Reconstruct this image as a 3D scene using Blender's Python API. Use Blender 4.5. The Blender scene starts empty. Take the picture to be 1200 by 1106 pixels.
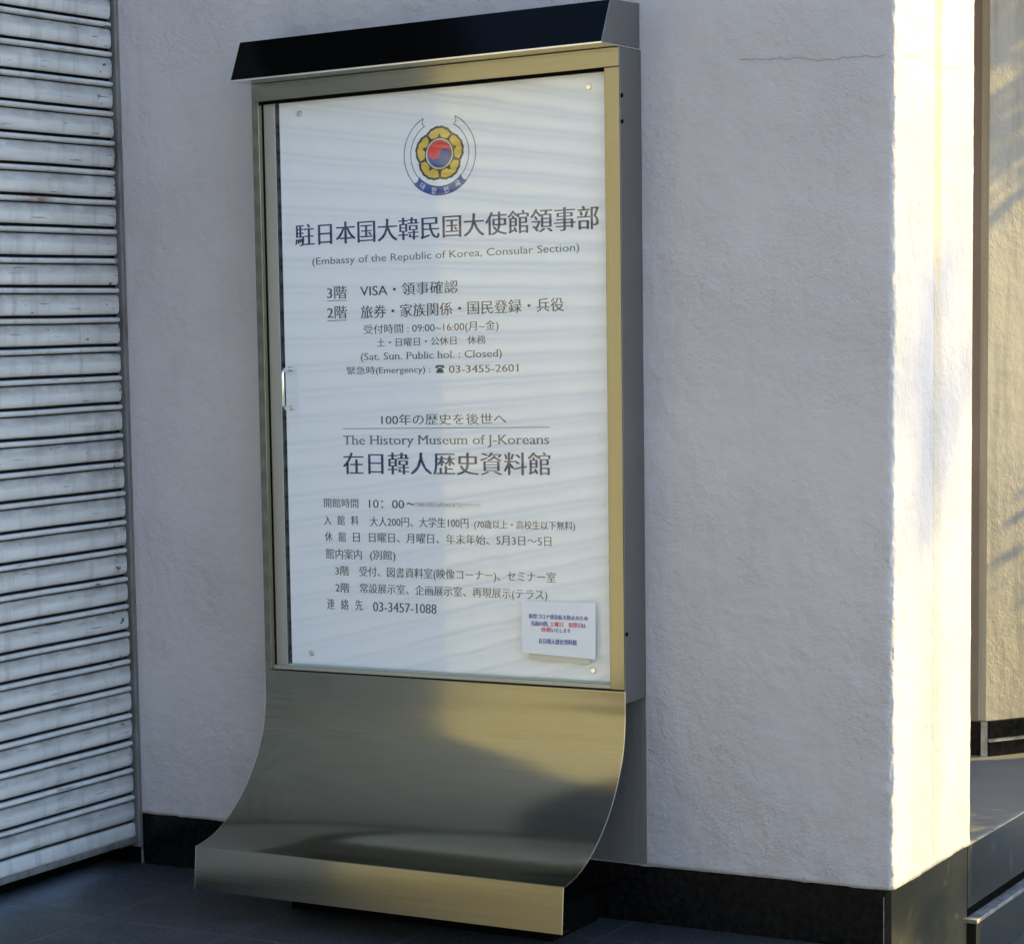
import bpy, bmesh, math, random
from mathutils import Vector, Matrix, noise
from math import sin, cos, pi, radians

# ------------------------------------------------------------------ scene, camera, light
SC = bpy.context.scene
COL = SC.collection
random.seed(7)

W_PX, H_PX = 1200.0, 1106.0
F_PX, PPX, PPY = 2867.73, 115.53, 710.03
CAM = Vector((3.9315, -5.5579, 1.4543))
FWD = Vector((-0.58643767, 0.8031331, -0.10520496))
RGT = Vector((0.8091864, 0.58668991, -0.03181699))
UPV = Vector((-0.03616941, 0.1037891, 0.99394145))
cd = bpy.data.cameras.new('camera')
cam = bpy.data.objects.new('camera', cd)
COL.objects.link(cam)
m = Matrix((RGT, UPV, -FWD)).transposed().to_4x4()
m.translation = CAM
cam.matrix_world = m
cd.sensor_fit = 'HORIZONTAL'
cd.sensor_width = 36.0
cd.lens = F_PX / W_PX * 36.0
cd.shift_x = (W_PX / 2 - PPX) / W_PX
cd.shift_y = (PPY - H_PX / 2) / W_PX
cd.clip_end = 500
SC.camera = cam

SUN_AZ = math.atan2(2.06, 2.12)          # angle from +X towards +Y
SUN_EL = radians(27)
SUN = Vector((cos(SUN_AZ) * cos(SUN_EL), sin(SUN_AZ) * cos(SUN_EL), sin(SUN_EL)))
w = bpy.data.worlds.new('World')
SC.world = w
w.use_nodes = True
nt = w.node_tree
sky = nt.nodes.new('ShaderNodeTexSky')
sky.sky_type = 'NISHITA'
sky.sun_disc = False
sky.sun_elevation = SUN_EL
sky.sun_rotation = pi / 2 - SUN_AZ
sky.air_density = 1.0
sky.dust_density = 0.4
sky.ozone_density = 2.3
bg = nt.nodes['Background']
bg.inputs['Strength'].default_value = 0.10
nt.links.new(sky.outputs[0], bg.inputs[0])

ld = bpy.data.lights.new('sun', 'SUN')
ld.energy = 2.4
ld.angle = radians(0.55)
ld.color = (1.0, 0.76, 0.19)
lo = bpy.data.objects.new('sun', ld)
lo.rotation_euler = SUN.to_track_quat('Z', 'Y').to_euler()
lo.location = (8, 8, 8)
COL.objects.link(lo)

SC.view_settings.view_transform = 'Standard'
SC.view_settings.look = 'None'
SC.view_settings.gamma = 1.0
SC.view_settings.use_curve_mapping = False
SC.view_settings.exposure = 2.42

# ------------------------------------------------------------------ object helpers
def put(o, parent=None, kind=None, label=None, cat=None, group=None):
    COL.objects.link(o)
    if parent: o.parent = parent
    if kind: o['kind'] = kind
    if label: o['label'] = label
    if cat: o['category'] = cat
    if group: o['group'] = group
    return o

def thing(name, label, cat, loc=(0, 0, 0)):
    o = bpy.data.objects.new(name, None)
    o.location = loc
    o.empty_display_size = 0.1
    put(o, label=label, cat=cat)
    bpy.context.view_layer.update()
    return o

class MB:
    """collects geometry in WORLD coordinates, builds one mesh object"""
    def __init__(s):
        s.v = []; s.f = []; s.mi = []; s.sm = []
    def add(s, vs, fs, mi=0, smooth=False):
        b = len(s.v)
        s.v += [tuple(p) for p in vs]
        for f in fs:
            s.f.append([b + i for i in f]); s.mi.append(mi); s.sm.append(smooth)
    def box(s, x0, x1, y0, y1, z0, z1, mi=0):
        vs = [(x, y, z) for z in (z0, z1) for y in (y0, y1) for x in (x0, x1)]
        s.add(vs, [(0, 2, 3, 1), (4, 5, 7, 6), (0, 1, 5, 4), (2, 6, 7, 3), (0, 4, 6, 2), (1, 3, 7, 5)], mi)
    def prism_x(s, prof, x0, x1, mi=0, caps=True, smooth=False, closed=True):
        """profile of (y,z), extruded along X"""
        n = len(prof)
        vs = [(x0, y, z) for y, z in prof] + [(x1, y, z) for y, z in prof]
        rng = range(n) if closed else range(n - 1)
        s.add(vs, [(i, (i + 1) % n, n + (i + 1) % n, n + i) for i in rng], mi, smooth)
        if caps and closed:
            s.add([(x0, y, z) for y, z in prof], [list(range(n))[::-1]], mi)
            s.add([(x1, y, z) for y, z in prof], [list(range(n))], mi)
    def tube(s, pts, r, n=10, mi=0):
        pts = [Vector(p) for p in pts]
        rings = []
        for i, p in enumerate(pts):
            d = (pts[min(i + 1, len(pts) - 1)] - pts[max(i - 1, 0)]).normalized()
            a = d.orthogonal().normalized() if i == 0 else (rings[-1][1] - d * rings[-1][1].dot(d)).normalized()
            rings.append((p, a, d.cross(a)))
        rr = r if isinstance(r, (list, tuple)) else [r] * len(pts)
        vs = [p + (a * cos(2 * pi * k / n) + b * sin(2 * pi * k / n)) * rr[i] for i, (p, a, b) in enumerate(rings) for k in range(n)]
        fs = [(i * n + k, i * n + (k + 1) % n, (i + 1) * n + (k + 1) % n, (i + 1) * n + k) for i in range(len(pts) - 1) for k in range(n)]
        s.add(vs, fs, mi, True)
        L = len(pts) - 1
        s.add([vs[k] for k in range(n)], [list(range(n))[::-1]], mi)
        s.add([vs[L * n + k] for k in range(n)], [list(range(n))], mi)
    def build(s, name, mats, parent=None, bevel=0.0, fix=True, **kw):
        me = bpy.data.meshes.new(name)
        inv = parent.matrix_world.inverted() if parent else Matrix()
        me.from_pydata([inv @ Vector(p) for p in s.v], [], s.f)
        for mt in (mats if isinstance(mats, (list, tuple)) else [mats]):
            me.materials.append(mt)
        me.polygons.foreach_set('material_index', s.mi)
        me.polygons.foreach_set('use_smooth', s.sm)
        if fix:
            bm = bmesh.new(); bm.from_mesh(me)
            bmesh.ops.remove_doubles(bm, verts=bm.verts, dist=1e-6)
            bmesh.ops.recalc_face_normals(bm, faces=bm.faces)
            bm.to_mesh(me); bm.free()
        me.update()
        o = bpy.data.objects.new(name, me)
        put(o, parent, **kw)
        if bevel:
            b = o.modifiers.new('bevel', 'BEVEL'); b.width = bevel; b.segments = 2; b.limit_method = 'ANGLE'
            b.angle_limit = radians(40)
        bpy.context.view_layer.update()
        return o

# ------------------------------------------------------------------ material helpers
class Mat:
    def __init__(s, name, base=(.5, .5, .5), rough=.5, metal=0., spec=.5, **kw):
        s.m = bpy.data.materials.new(name); s.m.use_nodes = True
        s.nt = s.m.node_tree; s.n = s.nt.nodes; s.b = s.n['Principled BSDF']
        s.b.inputs['Base Color'].default_value = (*base, 1)
        s.b.inputs['Roughness'].default_value = rough
        s.b.inputs['Metallic'].default_value = metal
        s.b.inputs['Specular IOR Level'].default_value = spec
        for k, v in kw.items(): s.b.inputs[k.replace('_', ' ')].default_value = v
        s._obj = None
    def link(s, a, b): s.nt.links.new(a, b)
    def obj(s):
        if not s._obj: s._obj = s.n.new('ShaderNodeNewGeometry').outputs['Position']
        return s._obj
    def mapping(s, scale=(1, 1, 1), loc=(0, 0, 0)):
        mp = s.n.new('ShaderNodeMapping'); mp.inputs['Scale'].default_value = scale; mp.inputs['Location'].default_value = loc
        s.link(s.obj(), mp.inputs[0]); return mp.outputs[0]
    def noise(s, scale=5, detail=4, rough=.5, stretch=(1, 1, 1), loc=(0, 0, 0)):
        t = s.n.new('ShaderNodeTexNoise'); t.inputs['Scale'].default_value = scale
        t.inputs['Detail'].default_value = detail; t.inputs['Roughness'].default_value = rough
        s.link(s.mapping(stretch, loc), t.inputs['Vector']); return t.outputs[0]
    def ramp(s, fac, stops):
        r = s.n.new('ShaderNodeValToRGB'); e = r.color_ramp.elements
        while len(e) < len(stops): e.new(.5)
        for el, (p, c) in zip(e, stops):
            el.position = p; el.color = (*c, 1) if len(c) == 3 else c
        s.link(fac, r.inputs[0]); return r.outputs[0]
    def step(s, fac, a, b):
        r = s.n.new('ShaderNodeMapRange'); r.inputs[1].default_value = a; r.inputs[2].default_value = b
        s.link(fac, r.inputs[0]); return r.outputs[0]
    def rng(s, fac, lo, hi):
        r = s.n.new('ShaderNodeMapRange'); r.inputs[3].default_value = lo; r.inputs[4].default_value = hi
        s.link(fac, r.inputs[0]); return r.outputs[0]
    def mix(s, fac, a, b, mode='MIX'):
        x = s.n.new('ShaderNodeMix'); x.data_type = 'RGBA'; x.blend_type = mode
        for i, v in ((0, fac), (6, a), (7, b)):
            if hasattr(v, 'is_linked'): s.link(v, x.inputs[i])
            else: x.inputs[i].default_value = v if i == 0 else (*v, 1)
        return x.outputs[2]
    def math(s, op, a, b=0.):
        x = s.n.new('ShaderNodeMath'); x.operation = op
        for i, v in ((0, a), (1, b)):
            if hasattr(v, 'is_linked'): s.link(v, x.inputs[i])
            else: x.inputs[i].default_value = v
        return x.outputs[0]
    def xyz(s):
        x = s.n.new('ShaderNodeSeparateXYZ'); s.link(s.obj(), x.inputs[0]); return x.outputs
    def attr(s, name):
        a = s.n.new('ShaderNodeAttribute'); a.attribute_name = name; return a.outputs['Fac']
    def color(s, c): s.link(c, s.b.inputs['Base Color'])
    def rough(s, r): s.link(r, s.b.inputs['Roughness'])
    def bump(s, h, strength=.5, dist=.002, prev=None):
        b = s.n.new('ShaderNodeBump'); b.inputs['Strength'].default_value = strength; b.inputs['Distance'].default_value = dist
        s.link(h, b.inputs['Height'])
        if prev is not None: s.link(prev, b.inputs['Normal'])
        s.link(b.outputs[0], s.b.inputs['Normal']); return b.outputs[0]

def band(M, val, a, b, soft=.004):
    """1 inside a..b"""
    return M.math('MULTIPLY', M.step(val, a - soft, a + soft), M.step(val, b + soft, b - soft))

# ---- plaster
def plaster(name, base, dirty, k=1.0):
    P = Mat(name, base, .85, spec=.25)
    big = P.noise(1.3, 5, .6); mid = P.noise(9, 5, .6); st = P.noise(5, 4, .6, (3, 3, .35), (3, 1, 0))
    c = P.mix(P.step(big, .38, .72), base, dirty)
    c = P.mix(P.math('MULTIPLY', P.step(st, .55, .8), .35), c, dirty)
    c = P.mix(P.math('MULTIPLY', P.step(mid, .62, .75), .25), c, tuple(x * .7 for x in base))
    speck = P.step(P.noise(55, 3, .6, (1, 1, 1), (9, 2, 4)), .74, .8)
    c = P.mix(P.math('MULTIPLY', speck, .45), c, tuple(x * .55 for x in base))
    h1 = P.noise(36, 6, .66); h2 = P.noise(150, 3, .5); h3 = P.noise(16, 3, .5)
    patch = P.rng(P.step(P.noise(3.2, 4, .6, (1, 1, 1), (2, 6, 8)), .38, .62), .25, 1.0)
    trowel = P.noise(11, 4, .6, (1.0, 1.0, .35), (8, 1, 3))
    b = P.bump(h3, .45 * k, .010); b = P.bump(trowel, .4 * k, .010, b); b = P.bump(P.math('MULTIPLY', h1, patch), .75 * k, .011, b); P.bump(P.math('MULTIPLY', h2, patch), .6 * k, .0035, b)
    return P, c
P, c = plaster('stucco_plaster', (.515, .485, .505), (.44, .415, .43))
x, y, z = P.xyz()
# ochre run-off stain down the end face (only where x is at the end of the wall)
onend = P.step(x, 2.112, 2.117)
wob = P.math('MULTIPLY', P.math('SUBTRACT', P.noise(6, 3, .5, (1, 1, .5)), .5), .02)
yy = P.math('ADD', y, wob)
hz = P.rng(P.step(z, .7, 2.2), .22, .85)
st = P.math('MULTIPLY', P.math('MULTIPLY', band(P, yy, .292, .345, .012), onend), hz)
c = P.mix(st, c, (.50, .42, .27))
ln = P.math('MULTIPLY', P.math('MULTIPLY', band(P, yy, .288, .293, .002), onend), .5)
c = P.mix(ln, c, (.35, .26, .14))
# soft grey drip under the end face
dr = P.math('MULTIPLY', P.math('MULTIPLY', band(P, yy, .12, .2, .03), onend), P.step(z, .62, .3))
c = P.mix(P.math('MULTIPLY', dr, .4), c, (.4, .38, .38))
gz_ = P.math('MULTIPLY', P.step(z, .40, .15), P.rng(P.step(P.noise(14, 5, .65, (1, 1, .5), (1, 5, 2)), .4, .7), 0, 1))
c = P.mix(P.math('MULTIPLY', gz_, .35), c, (.27, .24, .22))
run = P.math('MULTIPLY', P.step(P.noise(7, 4, .6, (2.5, 2.5, .12), (6, 6, 1)), .56, .76), .15)
c = P.mix(run, c, (.30, .285, .285))
P.color(c)
M_PLASTER = P.m
P, c = plaster('cream_render', (.38, .34, .28), (.30, .27, .23), .5); 
pe = P.step(P.noise(7, 5, .65, (1, 1, .6)), .58, .63)
x, y, z = P.xyz()
low = P.step(z, .42, .24)
c = P.mix(P.math('MULTIPLY', pe, low), c, (.3, .25, .2)); sk = P.math('MULTIPLY', P.step(P.noise(9, 5, .65, (2.2, 2.2, .16), (1, 1, 4)), .46, .66), .75)
c = P.mix(sk, c, (.22, .20, .175)); P.color(c)
M_CREAM = P.m
P, c = plaster('shaded_render', (.22, .18, .16), (.16, .13, .12), .5); P.color(c); M_SHADED = P.m  # strip of the recess wall in shade, the shade put into its colour

# ---- black polished granite
P = Mat('black_granite', (.012, .012, .013), .2, spec=.18)
c = P.ramp(P.noise(60, 4, .6), [(.4, (.003, .003, .0033)), (.75, (.010, .010, .011))]); P.color(c)
P.rough(P.rng(P.noise(5, 4, .6), .12, .3)); M_GRANITE = P.m
P = Mat('polished_plinth', (.05, .052, .045), .16, spec=.5)
c = P.mix(P.step(P.noise(3.5, 6, .65, (1, 1, 1.5)), .4, .75), (.012, .013, .011), (.032, .032, .028))
c = P.mix(P.math('MULTIPLY', P.step(P.noise(18, 4, .6), .6, .7), .5), c, (.085, .082, .07)); P.color(c)
P.rough(P.rng(P.noise(7, 4, .6), .06, .24)); M_PLINTH = P.m
P = Mat('grey_landing_stone', (.14, .14, .145), .5)
c = P.mix(P.step(P.noise(2.5, 6, .6), .35, .7), (.12, .122, .128), (.18, .178, .175))
c = P.mix(P.math('MULTIPLY', P.step(P.noise(120, 2, .5), .6, .7), .4), c, (.09, .09, .09)); P.color(c)
P.bump(P.noise(120, 3, .5), .2, .001); M_LANDING = P.m
P = Mat('worn_joint_metal', (.32, .31, .29), .5, .3); c = P.ramp(P.noise(30, 4, .6), [(.35, (.17, .16, .15)), (.7, (.42, .41, .39))]); P.color(c); M_JOINT = P.m
P = Mat('black_void', (.003, .003, .003), .9, spec=.03); M_VOID = P.m

# ---- floor slate
P = Mat('slate_floor', (.05, .055, .065), .42, spec=.45)
br = P.n.new('ShaderNodeTexBrick'); P.link(P.mapping((1, 1, 1), (.12, .2, 0)), br.inputs['Vector'])
br.offset = 0.0; br.inputs['Scale'].default_value = 1.0; br.inputs['Brick Width'].default_value = .4; br.inputs['Row Height'].default_value = .4
br.inputs['Mortar Size'].default_value = .004; br.inputs['Mortar Smooth'].default_value = .3
br.inputs['Color1'].default_value = (.018, .0195, .021, 1); br.inputs['Color2'].default_value = (.024, .0255, .027, 1); br.inputs['Mortar'].default_value = (.065, .067, .07, 1)
c = P.mix(P.math('MULTIPLY', P.step(P.noise(4, 6, .65), .4, .75), .6), br.outputs[0], (.038, .04, .043))
c = P.mix(P.math('MULTIPLY', P.step(P.noise(110, 3, .65), .56, .72), .6), c, (.20, .205, .21)); P.color(c)
P.rough(P.rng(P.noise(6, 5, .6), .38, .7)); b = P.bump(P.noise(45, 6, .65), .5, .004)
P.bump(br.outputs['Fac'], -.4, .002, b); M_SLATE = P.m
P = Mat('street_asphalt', (.06, .06, .06), .85); c = P.ramp(P.noise(90, 4, .6), [(.35, (.045, .045, .046)), (.7, (.09, .09, .088))]); P.color(c); M_ASPH = P.m
P = Mat('concrete_paving', (.36, .35, .33), .85); c = P.mix(P.step(P.noise(2, 6, .6), .35, .7), (.17, .168, .162), (.24, .235, .225)); c = P.mix(P.math('MULTIPLY', P.step(P.noise(60, 3, .6), .6, .7), .4), c, (.24, .23, .22)); P.color(c); P.bump(P.noise(60, 4, .6), .3, .003); M_CONC = P.m

# ---- steel
def steel(name, base, rough, stretch, amp=.06, tan=None, an=.4):
    P = Mat(name, base, rough, 1.0)
    br = P.noise(1.0, 3, .6, stretch); br2 = P.noise(1.0, 2, .5, tuple(q * .22 for q in stretch), (5, 7, 3))
    f = P.math('ADD', P.math('MULTIPLY', br, .7), P.math('MULTIPLY', br2, .3))
    c = P.mix(P.step(f, .3, .7), tuple(q * .88 for q in base), tuple(min(1, q * 1.08) for q in base))
    sm = P.step(P.noise(2.2, 5, .6, (1, 1, 1), (4, 4, 4)), .5, .8)
    c = P.mix(P.math('MULTIPLY', sm, .12), c, tuple(q * .7 for q in base)); P.color(c)
    P.rough(P.rng(f, rough - amp / 2, rough + amp / 2)); P.bump(br, .02, .0004)
    if tan:
        cv = P.n.new('ShaderNodeCombineXYZ')
        for i in range(3): cv.inputs[i].default_value = tan[i]
        P.link(cv.outputs[0], P.b.inputs['Tangent']); P.b.inputs['Anisotropic'].default_value = an; P.b.inputs['Anisotropic Rotation'].default_value = 0.25
    return P.m
M_STEEL_H = steel('brushed_steel', (.25, .242, .195), .125, (6, 900, 900), tan=(1, 0, 0))
M_STEEL_V = steel('brushed_steel_post', (.25, .242, .195), .125, (900, 900, 6), tan=(0, 0, 1))
M_STEEL_SIDE = steel('brushed_steel_side', (.27, .267, .265), .42, (900, 900, 8))
M_BACK = steel('dull_grey_sheet', (.40, .40, .41), .6, (300, 300, 8))
M_HOOD = steel('hood_dark_reflection', (.013, .0125, .012), .13, (6, 900, 900), .05)  # the dark reflection from overhead is put into the hood's base colour
M_EDGE = steel('bright_steel_edge', (.75, .74, .70), .25, (200, 200, 200))
M_ALU = steel('aluminium_channel', (.42, .43, .44), .42, (800, 800, 6))
M_CHROME = Mat('chrome', (.75, .75, .74), .12, 1.0).m

# ---- sign board
P = Mat('white_board', (.72, .73, .75), .35, spec=.4)
c = P.mix(P.math('MULTIPLY', P.step(P.noise(3, 5, .6), .4, .8), .25), (.84, .87, .93), (.80, .83, .89)); P.color(c); M_BOARD = P.m
P = Mat('paper', (.80, .80, .83), .7); c = P.mix(P.step(P.noise(8, 3, .5), .3, .8), (.82, .82, .85), (.77, .77, .80)); P.color(c); M_PAPER = P.m
P = Mat('tan_strip', (.6, .57, .46), .45); M_TAN = P.m
def ink(name, col):
    P = Mat(name, col, .45, spec=.3); c = P.mix(P.step(P.noise(40, 3, .6), .35, .75), col, tuple(q * 1.35 + .01 for q in col)); P.color(c); return P.m
I_NAVY = ink('navy_ink', (.006, .010, .095)); I_GREY = ink('slate_ink', (.03, .036, .045)); I_TEAL = ink('teal_ink', (.05, .10, .13))
I_BLACK = ink('black_ink', (.012, .012, .012)); I_GOLD = ink('gold_ink', (.62, .43, .05)); I_RED = ink('red_ink', (.68, .03, .03))
I_BLUE = ink('blue_ink', (.012, .06, .28)); I_WHITE = ink('white_ink', (.7, .7, .72)); I_LINE = ink('line_ink', (.14, .16, .24)); I_CREAM = ink('cream_ink', (.62, .55, .33))
I_CBLUE = ink('notice_blue_ink', (.05, .06, .28)); I_CRED = ink('notice_red_ink', (.62, .06, .05))

# glass: fresnel mix of transparency and a sharp reflection
gm = bpy.data.materials.new('clear_glass'); gm.use_nodes = True; n_ = gm.node_tree.nodes; n_.clear(); L_ = gm.node_tree.links.new
out = n_.new('ShaderNodeOutputMaterial'); mx = n_.new('ShaderNodeMixShader'); tr = n_.new('ShaderNodeBsdfTransparent'); gl = n_.new('ShaderNodeBsdfGlossy')
fr = n_.new('ShaderNodeFresnel'); fr.inputs['IOR'].default_value = 1.92
tr.inputs[0].default_value = (.98, .985, .99, 1); gl.inputs['Roughness'].default_value = .035
gn = n_.new('ShaderNodeTexNoise'); gn.inputs['Scale'].default_value = 7; gn.inputs['Detail'].default_value = 1
gp = n_.new('ShaderNodeNewGeometry'); gb = n_.new('ShaderNodeBump'); gb.inputs['Strength'].default_value = .12; gb.inputs['Distance'].default_value = .0015
L_(gp.outputs['Position'], gn.inputs['Vector']); L_(gn.outputs[0], gb.inputs['Height']); L_(gb.outputs[0], gl.inputs['Normal'])
bk = n_.new('ShaderNodeMath'); bk.operation = 'SUBTRACT'; bk.inputs[0].default_value = 1.0; L_(gp.outputs['Backfacing'], bk.inputs[1])
fm = n_.new('ShaderNodeMath'); fm.operation = 'MULTIPLY'; L_(fr.outputs[0], fm.inputs[0]); L_(bk.outputs[0], fm.inputs[1]); L_(fm.outputs[0], mx.inputs[0]); L_(tr.outputs[0], mx.inputs[1]); L_(gl.outputs[0], mx.inputs[2]); L_(mx.outputs[0], out.inputs[0])
M_GLASS = gm
P = Mat('green_glass_edge', (.30, .38, .34), .2); M_GEDGE = P.m

# ---- shutter paint
P = Mat('worn_shutter_paint', (.40, .43, .46), .42, spec=.4)
g = P.attr('grime'); x, y, z = P.xyz()
n1 = P.noise(2.0, 6, .65, (1, 2.2, 14)); n2 = P.noise(9, 5, .65, (1, 1.2, 3)); n3 = P.noise(3, 5, .6)
c = P.mix(P.step(n1, .35, .7), (.52, .515, .51), (.66, .655, .65))
c = P.mix(P.math('MULTIPLY', P.step(n3, .45, .75), .35), c, (.38, .375, .365))
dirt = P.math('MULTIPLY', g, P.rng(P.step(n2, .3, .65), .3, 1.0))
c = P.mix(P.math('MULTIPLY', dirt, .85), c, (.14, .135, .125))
# thin horizontal scratches and paint chips
sc = P.math('MULTIPLY', P.step(P.noise(1.0, 2, .5, (1, 7, 160), (0, 3, 7)), .685, .71), .8)
c = P.mix(sc, c, (.07, .07, .07))
endm = P.rng(P.step(y, -.26, -.05), .0, .07)
runs = P.math('MULTIPLY', P.step(P.noise(5, 4, .65, (1, 3.5, .45), (3, 3, 9)), .52, .70), .5)
c = P.mix(runs, c, (.25, .235, .22))
chip = P.step(P.math('ADD', P.noise(26, 4, .7, (1, .7, 1.4), (2, 8, 1)), endm), .70, .71)
c = P.mix(chip, c, (.06, .055, .052))
wch = P.step(P.noise(30, 3, .6, (1, 1, .6), (7, 1, 1)), .755, .78)
c = P.mix(P.math('MULTIPLY', wch, .6), c, (.6, .61, .62))
# rust scrape on one rib
vm = P.n.new('ShaderNodeVectorMath'); vm.operation = 'DISTANCE'; P.link(P.mapping((1, .28, 1.0)), vm.inputs[0]); vm.inputs[1].default_value = (0, -.40 * .28, 1.845)
ru = P.math('MULTIPLY', P.step(vm.outputs['Value'], .026, .006), P.rng(P.step(P.noise(40, 3, .6, (1, .6, 2)), .35, .6), .2, 1))
c = P.mix(P.math('MULTIPLY', ru, .8), c, (.20, .055, .03))
gr = P.attr('groove'); c = P.mix(gr, c, (.012, .012, .012)); P.color(c)
P.rough(P.rng(n2, .3, .6)); b = P.bump(P.noise(5, 3, .5, (1, 1, 3)), .25, .003); P.bump(chip, -.4, .0008, b)
M_SHUT = P.m
P = Mat('guide_rail_paint', (.20, .2, .2), .5, .3); c = P.mix(P.step(P.noise(20, 4, .6, (1, 1, .4)), .45, .7), (.22, .22, .22), (.12, .115, .11)); P.color(c); M_GUIDE = P.m
P = Mat('dark_cladding', (.022, .022, .024), .6); c = P.mix(P.step(P.noise(2, 5, .6), .4, .7), (.085, .083, .08), (.12, .117, .112)); P.color(c); M_CLAD = P.m
P = Mat('side_render', (.42, .40, .37), .85); c = P.mix(P.step(P.noise(2, 5, .6), .4, .7), (.44, .42, .39), (.34, .32, .3)); P.color(c); M_SIDE = P.m

# ------------------------------------------------------------------ ground
g = MB()
xs = [-60, -20, -5, -.12, 1, 2.06, 2.10, 2.2, 3, 4, 6, 14, 60]
ys = [-60, -20, -10, -7, -5, -3, -1.5, -.05, .3, .7, 3, 8, 20, 60]
def gz(x, y):
    t = min(1, max(0, (x - 2.06) / .04)); u = min(1, max(0, (y + .05) / .35))
    return -.18 * t * u
g.add([(x, y, gz(x, y)) for y in ys for x in xs], [(j * len(xs) + i, j * len(xs) + i + 1, (j + 1) * len(xs) + i + 1, (j + 1) * len(xs) + i)
      for j in range(len(ys) - 1) for i in range(len(xs) - 1)], 0)
g.build('pavement', M_SLATE, kind='structure')
g = MB(); g.box(-8, 40, -8.4, -1.06, -.02, .004); g.build('footpath', M_CONC, kind='structure')
g = MB(); g.add([(-60, -60, .004), (60, -60, .004), (60, -8.5, .004), (-60, -8.5, .004)], [(0, 1, 2, 3)])
g.build('road', M_ASPH, kind='structure')

# ------------------------------------------------------------------ stucco wall
XC, YR, ZB, ZT = 2.121, .598, .1466, 2.75
RC = .014
wall = thing('stucco_wall', 'pale grey rough stucco wall with black stone base behind the steel sign', 'wall')
# profile in plan: along the front, round the corner, along the end face, round into the recess
prof = []
n = 110
for i in range(n + 1): prof.append((XC * 0 + (XC - RC) * i / n, 0.0))
for i in range(1, 11): a = pi / 2 * i / 10; prof.append((XC - RC + RC * sin(a), RC - RC * cos(a)))
for i in range(1, 45): prof.append((XC, RC + (YR - RC - .008) * i / 44))
for i in range(1, 4): a = pi / 2 * i / 3; prof.append((XC - .008 + .008 * cos(a), YR - .008 + .008 * sin(a)))
prof.append((1.0, YR)); prof.append((0., YR))
nz = 300
mb = MB(); vs = []
zs = [ZB + (ZT - ZB) * j / nz for j in range(nz + 1)]
for j, zz in enumerate(zs):
    for i, (px, py) in enumerate(prof):
        cornerness = math.exp(-((px - XC) ** 2 + py ** 2) / (2 * .02 ** 2)) if py < .05 else 0
        q = Vector((px * 14, py * 14, zz * 14)); q2 = Vector((px * 55, py * 55, zz * 55))
        dn = .0016 * noise.noise(q) + .0010 * noise.noise(q2)
        dn += cornerness * (.002 * noise.noise(Vector((3, 1, zz * 40))) + .003 * noise.noise(Vector((px * 120, py * 120, zz * 90))))
        if px >= XC - RC - 1e-6 and py <= RC + 1e-5: nx, ny = (px - (XC - RC)) / RC, (py - RC) / RC
        elif py == 0: nx, ny = 0, -1
        elif px == XC: nx, ny = 1, 0
        else: nx, ny = 0, 0
        dz = 0
        if j == 0: dz = .004 * noise.noise(Vector((px * 9, py * 9, 1))) + .002 * noise.noise(Vector((px * 40, py * 40, 5))) - .001
        if j <= 2: dn += .0035 * (3 - j) / 3 * (.4 + .6 * noise.noise(Vector((px * 12, py * 12, 3))))
        vs.append((px + nx * dn, py + ny * dn, zz + dz))
N = len(prof)
fs = [(j * N + i, j * N + i + 1, (j + 1) * N + i + 1, (j + 1) * N + i) for j in range(nz) for i in range(N - 1)]
mb.add(vs, fs, 0, True)
mb.add([vs[i] for i in range(N)], [list(range(N))[::-1]], 0)
mb.build('plaster', M_PLASTER, wall)
# upper storeys of the same building (out of frame, they shade the shutter)
mb = MB(); mb.box(.002, XC - .004, .004, 6, ZT + .002, 6.4); mb.build('upper_wall', M_SIDE, wall)
# black base course
mb = MB()
mb.box(0, 1.0375, .004, .3, -.05, ZB - .002); mb.box(1.0395, XC - .02 - .0, .004, .3, -.05, ZB - .002)
mb.build('base_course', M_GRANITE, wall, bevel=.0015)
mb = MB(); mb.box(2.0990, 2.1005, .0025, .02, .005, .128); mb.build('joint', M_JOINT, wall)
mb = MB(); mb.box(XC - .0195, XC - .003, .004, .584, -.22, ZB - .002); mb.build('end_base', M_PLINTH, wall, bevel=.0015)
mb = MB(); mb.box(-.0035, -.0005, -.001, .02, -.02, ZB - .004); mb.build('base_end_strip', M_JOINT, wall)
mb = MB(); mb.box(-.2, -.004, .006, .3, -.05, ZB - .004); mb.build('dark_base_return', M_VOID, wall)
# hairline crack
def crack(pts, yfun, name):
    mb = MB()
    for (a, b) in zip(pts, pts[1:]):
        a = Vector(a); b = Vector(b); k = 7
        for i in range(k):
            p = a.lerp(b, i / k); q = a.lerp(b, (i + 1) / k)
            jz = lambda v: .007 * noise.noise(v * 45)
            p = Vector((p.x, p.y, p.z + jz(p))); q = Vector((q.x, q.y, q.z + jz(q)))
            up = Vector((0, 0, .0006)); off = Vector(yfun)
            mb.add([p - up + off, q - up + off, q + up + off, p + up + off], [(0, 1, 2, 3)])
    mb.build(name, M_VOID, wall, fix=False)
P = Mat('crack_shadow_line', (.24, .225, .22), .9); M_VOID_CR = P.m
def px_on_y(px, py, yv):
    v = FWD + RGT * ((px - PPX) / F_PX) - UPV * ((py - PPY) / F_PX)
    return CAM + v * ((yv - CAM.y) / v.y)
def px_on_x(px, py, xv):
    v = FWD + RGT * ((px - PPX) / F_PX) - UPV * ((py - PPY) / F_PX)
    return CAM + v * ((xv - CAM.x) / v.x)
_v, M_VOID = M_VOID, M_VOID_CR
crack([px_on_y(*p, 0) for p in [(868, 70), (910, 69), (960, 70), (1000, 67), (1038, 66)]], (0, -.0032, 0), 'crack')
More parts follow.
